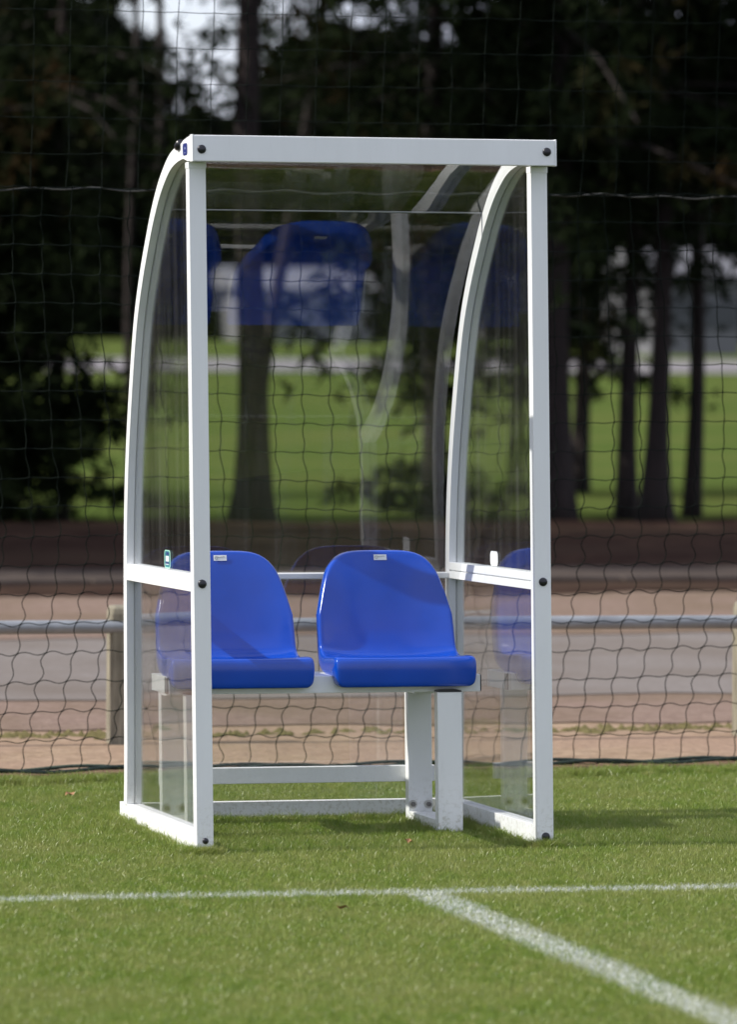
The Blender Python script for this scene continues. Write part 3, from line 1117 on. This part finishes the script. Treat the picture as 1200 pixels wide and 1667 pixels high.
def bent_sheet(cv, name, warp, x0=.004):
    n, th = 40, 0.003
    verts_o, verts_i = [], []
    inn = offset_curve(cv, sgn * th)
    L = len(cv)
    for k, ((y, z), (y2, z2)) in enumerate(zip(cv, inn)):
        for i in range(n + 1):
            u = i / n
            t = (z - cv[0][1]) / (cv[-1][1] - cv[0][1])
            wv = warp * math.sin(math.pi * u) * t
            verts_o.append((x0 + u * (1 - 2 * x0), y + wv, z + wv * .3))
            verts_i.append((x0 + u * (1 - 2 * x0), y2 + wv, z2 + wv * .3))
    N1 = n + 1
    N = len(verts_o)
    fs = []
    for k in range(L - 1):
        for i in range(n):
            a = k * N1 + i
            fs.append((a, a + 1, a + 1 + N1, a + N1))
            fs.append((N + a, N + a + N1, N + a + 1 + N1, N + a + 1))
    edge = [i for i in range(N1)] + [k * N1 + n for k in range(1, L)] + [(L - 1) * N1 + i for i in range(n - 1, -1, -1)] + [k * N1 for k in range(L - 2, 0, -1)]
    for a, b_ in zip(edge, edge[1:] + edge[:1]):
        fs.append((a, b_, b_ + N, a + N))
    return P(MB().add(verts_o + verts_i, fs), name, M_GLASS, smooth=False)


panel_cv = offset_curve(curve, -sgn * 0.0045)
dense = np.array(panel_cv)
dense = catmull([tuple(p) for p in dense[::3]] + [tuple(dense[-1])], 4)
top = [tuple(p) for p in dense if p[1] >= 1.735]
# the sheet bows out behind the ribs below the joint: its tilt from upright, by height
az = np.array([0.054, 0.70, 0.92, 1.00, 1.20, 1.42, 1.66, 1.735])
aa = np.radians([-1.0, 0, 1.2, 4, 17, 34, 51, 56])
zz = np.linspace(top[0][1], 0.054, 110)
al = np.interp(zz, az, aa)
for _ in range(30):
    al[1:-1] = (al[:-2] + 2 * al[1:-1] + al[2:]) / 4
yy = [top[0][0]]
for k in range(1, len(zz)):
    yy.append(yy[-1] + math.tan((al[k] + al[k - 1]) / 2) * (zz[k - 1] - zz[k]))
low = [(y, z) for y, z in zip(yy, zz)][::-1]
ta = np.radians(np.linspace(63, 80.5, 40))
ty, tz = -np.sin(ta), np.cos(ta)
sc_ = np.array([np.concatenate([[0], np.cumsum(ty)]), np.concatenate([[0], np.cumsum(tz)])])
sc_ *= (top[-1][0] - top[0][0]) / sc_[0, -1]
top = [(top[0][0] + y, top[0][1] + z * (top[-1][1] - top[0][1]) / sc_[1, -1]) for y, z in sc_.T]
for o in (bent_sheet(low, 'back_panel', 0.0, .040), bent_sheet(top, 'roof_panel', -0.002, .0455)):
    for p in o.data.polygons:
        p.use_smooth = True
    es = o.modifiers.new('edges', 'EDGE_SPLIT')
    es.split_angle = math.radians(50)
jy, jz = low[-1]
P(MB().box(.046, .953, jy - .006, jy + .006, jz - .0010, jz + .0022), 'joint_strip', M_GALV, bevel=0.0008)

# sticker low on the left pane, its twin on the right pane seen from behind
def pane_sticker(X, front):
    root = panes[0] if front else panes[1]
    y0, y1, z0, z1 = .405, .478, .7465, .797
    if front:
        y0, y1 = .400, .480
        P(flat_x(y0, y1, z0, z1, .014, X - .0003), 'sticker', M_TEALRIM, root)
        P(flat_x(y0 + .007, y1 - .007, z0 + .003, z1 - .003, .011, X - .0007), 'sticker', M_TEAL, root)
        P(flat_x(y0 + .016, y1 - .022, z0 + .019, z0 + .034, .001, X - .0011), 'sticker', M_LABEL, root)
        P(flat_x(y0 + .018, y1 - .030, z0 + .037, z0 + .044, .001, X - .0011), 'sticker', M_NAVY, root)
        P(flat_x(y0 + .016, y1 - .020, z0 + .0125, z0 + .017, .001, X - .0011), 'sticker', M_NAVY, root)
        P(flat_x(y0 + .016, y1 - .018, z0 + .0100, z0 + .0118, .0005, X - .0012), 'sticker', M_LABEL, root)
    else:
        P(flat_x(.452, .532, .7465, .788, .014, X - .0006), 'sticker', M_LABEL, root, label='white back of a sticker seen through the clear pane')


pane_sticker(0.0224 - .0018, True)
pane_sticker(Wd - PW + .0224 - .0018, False)

# ------------------------------------------------------------------ bench
bench = tag(empty('bench', (0, 0, 0), (-TILT, 0, 0)), 'white metal bench carrying two blue bucket seats inside the shelter', 'bench')
bx0, bx1 = .032, .932


def B(mb, name, m=None, parent=None, **k):
    k.setdefault('shear', True)
    return mb.build(name, m or M_WHITE, parent or bench, **k)


front = B(MB().box(bx0, bx1, .500, .540, .392, .4405), 'front_beam', bevel=0.002)
for x0, x1 in ((bx0 - .0035, bx0), (bx1, bx1 + .0035)):
    B(MB().box(x0, x1, .5015, .5385, .3935, .4395), 'end_plug', M_BLACK, front, bevel=0.001)
board = B(MB().box(bx0, bx1, .5405, .735, .392, .4405), 'seat_board', bevel=0.002)
LX = (.072, .796)
for x in LX:
    leg = B(MB().box(x, x + .071, .462, .4985, -.035, .3935), 'leg', bevel=0.0018)
    B(MB().add(*(lambda pr: ([(px, .4605, pz) for px, pz in pr] + [(px, .4985, pz) for px, pz in pr],
                            [tuple(range(len(pr))), tuple(reversed(range(len(pr), 2 * len(pr))))] + [(i, (i + 1) % len(pr), (i + 1) % len(pr) + len(pr), i + len(pr)) for i in range(len(pr))]))
                         ([(x + .0005, .3937), (x + .0705, .3937), (x + .0695, .398), (x + .055, .4005), (x + .016, .4005), (x + .0015, .398)])), 'leg_plug', M_BLACK, leg)
    leg = B(MB().box(x, x + .071, .80, .8365, -.035, .3915), 'leg', bevel=0.0018)
    for bxx in (x + .0125, x + .0585):
        w_ = B(MB().lathe_y(bxx, .8, .052, [(.0125, 0), (.0125, -.0025), (.006, -.0027)], 20), 'washer', M_ZINC, leg)
        B(MB().lathe_y(bxx, .797, .052, [(.0075, 0), (.0075, -.006), (.004, -.0065)], 6), 'bolt', M_ZINCD, leg)
    B(MB().box(x + .002, x + .069, .5, .7995, -.03, .032), 'foot_bar', bevel=0.0015)
    B(MB().box(x + .002, x + .069, .7355, .7995, .374, .3915), 'cross_bar', bevel=0.0015)
B(MB().box(.075, .885, .8375, .862, .115, .1615), 'rear_stretcher', bevel=0.002)


def make_seat():
    n = 18
    us = [(-1 + 2 * i / n) for i in range(n + 1)]
    # rows: kind, y, z, half width, skirt depth, normal (away from the sitter)
    rows = []
    for y, z, w, s, ny, nz, dish in ((.4575, .408, .180, .045, 1, 0, 0), (.4520, .4145, .192, .048, 1, 0, 0), (.4505, .426, .1985, .05, 1, 0, 0), (.4500, .450, .2005, .05, 1, 0, 0), (.4500, .470, .2005, .05, 1, -.1, 0),
                                     (.4525, .484, .200, .055, .8, -.6, 0), (.4600, .4915, .200, .062, .3, -1, .001), (.475, .4930, .200, .066, .1, -1, .003),
                                     (.52, .4880, .1995, .064, 0, -1, .008), (.57, .4790, .199, .058, 0, -1, .013), (.62, .4710, .1985, .048, 0, -1, .018), (.66, .4700, .198, .046, .1, -1, .022),
                                     (.695, .4790, .197, .044, .4, -.9, .026), (.718, .4980, .196, .04, .8, -.6, .029), (.730, .524, .195, .036, 1, -.25, .031)):
        L = math.hypot(ny, nz)
        rows.append(('c', y, z, w, s, ny / L, nz / L, dish))
    z0 = .548
    nb = 12
    for k in range(nb + 1):
        rows.append(('b', k / nb))
    for dy, dz in ((.004, .004), (.012, .0062), (.024, .0065), (.037, .006)):
        rows.append(('t', dy, dz))
    V = []
    def backy(z):
        return .738 + (z - .548) * .17 + .02 * ((z - .548) / .22) ** 2
    ncol = n + 1 + 6
    for row in rows:
        line = []
        def place(u, out, dn):
            sg = 1 if u >= 0 else -1
            if row[0] == 'c':
                _, y, z, w, s, ny, nz, dish = row
                d = -dish * abs(u) ** 3
                return (u * w + sg * out, y + ny * (d + dn * s), z + nz * (d + dn * s))
            zt = .600 + .176 * (max(0.0, 1 - abs(u) ** 5.0)) ** 0.6
            t = row[1] if row[0] == 'b' else 1.0
            z = z0 + (zt - z0) * t
            w = .1945 - .009 * max(0.0, (z - .548) / .12) ** 1.3 * .55
            ff = 1 - .55 * min(1, (z - .548) / .2)
            d = -.033 * abs(u) ** 3 * ff
            y = backy(z) + d + dn * .036
            if row[0] == 't':
                e = 1e-3
                ua, ub = max(-1, u - e), min(1, u + e)
                f_ = lambda q: .600 + .176 * (max(0.0, 1 - abs(q) ** 5.0)) ** 0.6
                tx, tz = (ub - ua) * w, f_(ub) - f_(ua)
                L_ = math.hypot(tx, tz)
                nx_, nz_ = (-tz / L_, tx / L_) if abs(u) < .999 else (sg, 0)
                ro = row[2]
                dyy = row[1]
                if out > 0:
                    dyy = max(dyy, dn * .036)
                    ro = max(ro, out * .8)
                return (u * w + nx_ * ro, y - dn * .036 + dyy, z + nz_ * ro)
            return (u * w + sg * out, y, z)
        for o_, dn in ((.007, 1.0), (.0062, .45), (.004, .14)):
            line.append(place(-1, o_, dn))
        for u in us:
            line.append(place(u, 0, 0))
        for o_, dn in ((.004, .14), (.0062, .45), (.007, 1.0)):
            line.append(place(1, o_, dn))
        V += line
    F = []
    for i in range(len(rows) - 1):
        for j in range(ncol - 1):
            a = i * ncol + j
            F.append((a, a + 1, a + 1 + ncol, a + ncol))
    me = bpy.data.meshes.new('seat')
    me.from_pydata([(x + SH * z + .035 * (y - .45), y, z) for x, y, z in V], [], F)
    me.materials.append(M_BLUE)
    for p in me.polygons:
        p.use_smooth = True
    return me


seat_me = make_seat()
seat_mods = []
for sx in (.7055, .236):
    s = bpy.data.objects.new('seat', seat_me)
    COL.objects.link(s)
    s.parent = bench
    s.location = (sx, 0, 0)
    s.rotation_euler = (0, 0, 0)
    m1 = s.modifiers.new('thickness', 'SOLIDIFY')
    m1.thickness = 0.004
    m1.offset = -1
    m2 = s.modifiers.new('smooth', 'SUBSURF')
    m2.levels = m2.render_levels = 2
    # maker's label near the top edge: white plate with a grey ring and script stroke, tilted with the backrest
    lb = empty_parent = None
    z0l, z1l, yl = .7555, .7705, .7905
    mb = MB().box(-.019 + SH * .76, .019 + SH * .76, -.0012, 0.0, 0, .0165)
    lb = mb.build('label_plate', M_LABEL, s, bevel=0.0006)
    lb.location = (.011, .7885, .7545)
    lb.rotation_euler = (-.24, 0, 0)
    cx0 = SH * .76
    rg = [(cx0 - .011 + .0052 * math.cos(t), -.0015, .0085 + .0042 * math.sin(t)) for t in [k * .5 for k in range(12)]]
    sc = [(cx0 - .013 + .0022 * k, -.0016, .0083 + .0017 * math.sin(k * 2.1) + .0003 * k) for k in range(13)]
    pr = MB().tube(rg, .0006, 4).tube(sc, .0007, 4)
    pr.build('label_print', M_PRINT, s).matrix_parent_inverse = Matrix.Identity(4)
    q = COL.objects[-1]
    q.location, q.rotation_euler = lb.location, lb.rotation_euler

# a few fallen leaves on the turf
M_LEAFB = simple('dry_leaf', (0.30, 0.15, 0.06), 0.7, var=0.3, scale=40)
for lx, ly, lz, a_, lab in ((-.02, 1.72, .004, .3, 'pale brown fallen leaf on the turf left of the shelter'), (.62, .12, .004, 1.2, 'small orange leaf on the grass in front of the bench'),
                            (.92, .83, .02, 2.0, 'dark curled leaf at the foot of the bench\'s right rear leg'), (1.75, .55, .004, .9, 'brown leaf on the shaded turf right of the shelter'),
                            (.05, -1.45, .002, 2.7, 'small straw coloured leaf on the near turf below the white line')):
    mb = MB()
    n_ = 8
    mid = [(0.034 * (i / n_ - .5), 0, .004 * math.sin(i * .9)) for i in range(n_ + 1)]
    vs = mid[:]
    for sg in (-1, 1):
        vs += [(x_ * 1.0, sg * .011 * math.sin(math.pi * i / n_) + .0005 * sg, z_ + .005 * math.sin(math.pi * i / n_)) for i, (x_, y_, z_) in enumerate(mid)]
    fs = []
    for i in range(n_):
        fs += [(i, i + 1, n_ + 2 + i, n_ + 1 + i), (i + 1, i, 2 * n_ + 2 + i, 2 * n_ + 3 + i)]
    o = mb.add(vs, fs).build('fallen_leaf', M_LEAFB)
    o.location, o.rotation_euler = (lx, ly, lz), (.25, -.2, a_)
    tag(o, lab, 'leaf', 'fallen leaves on the turf')
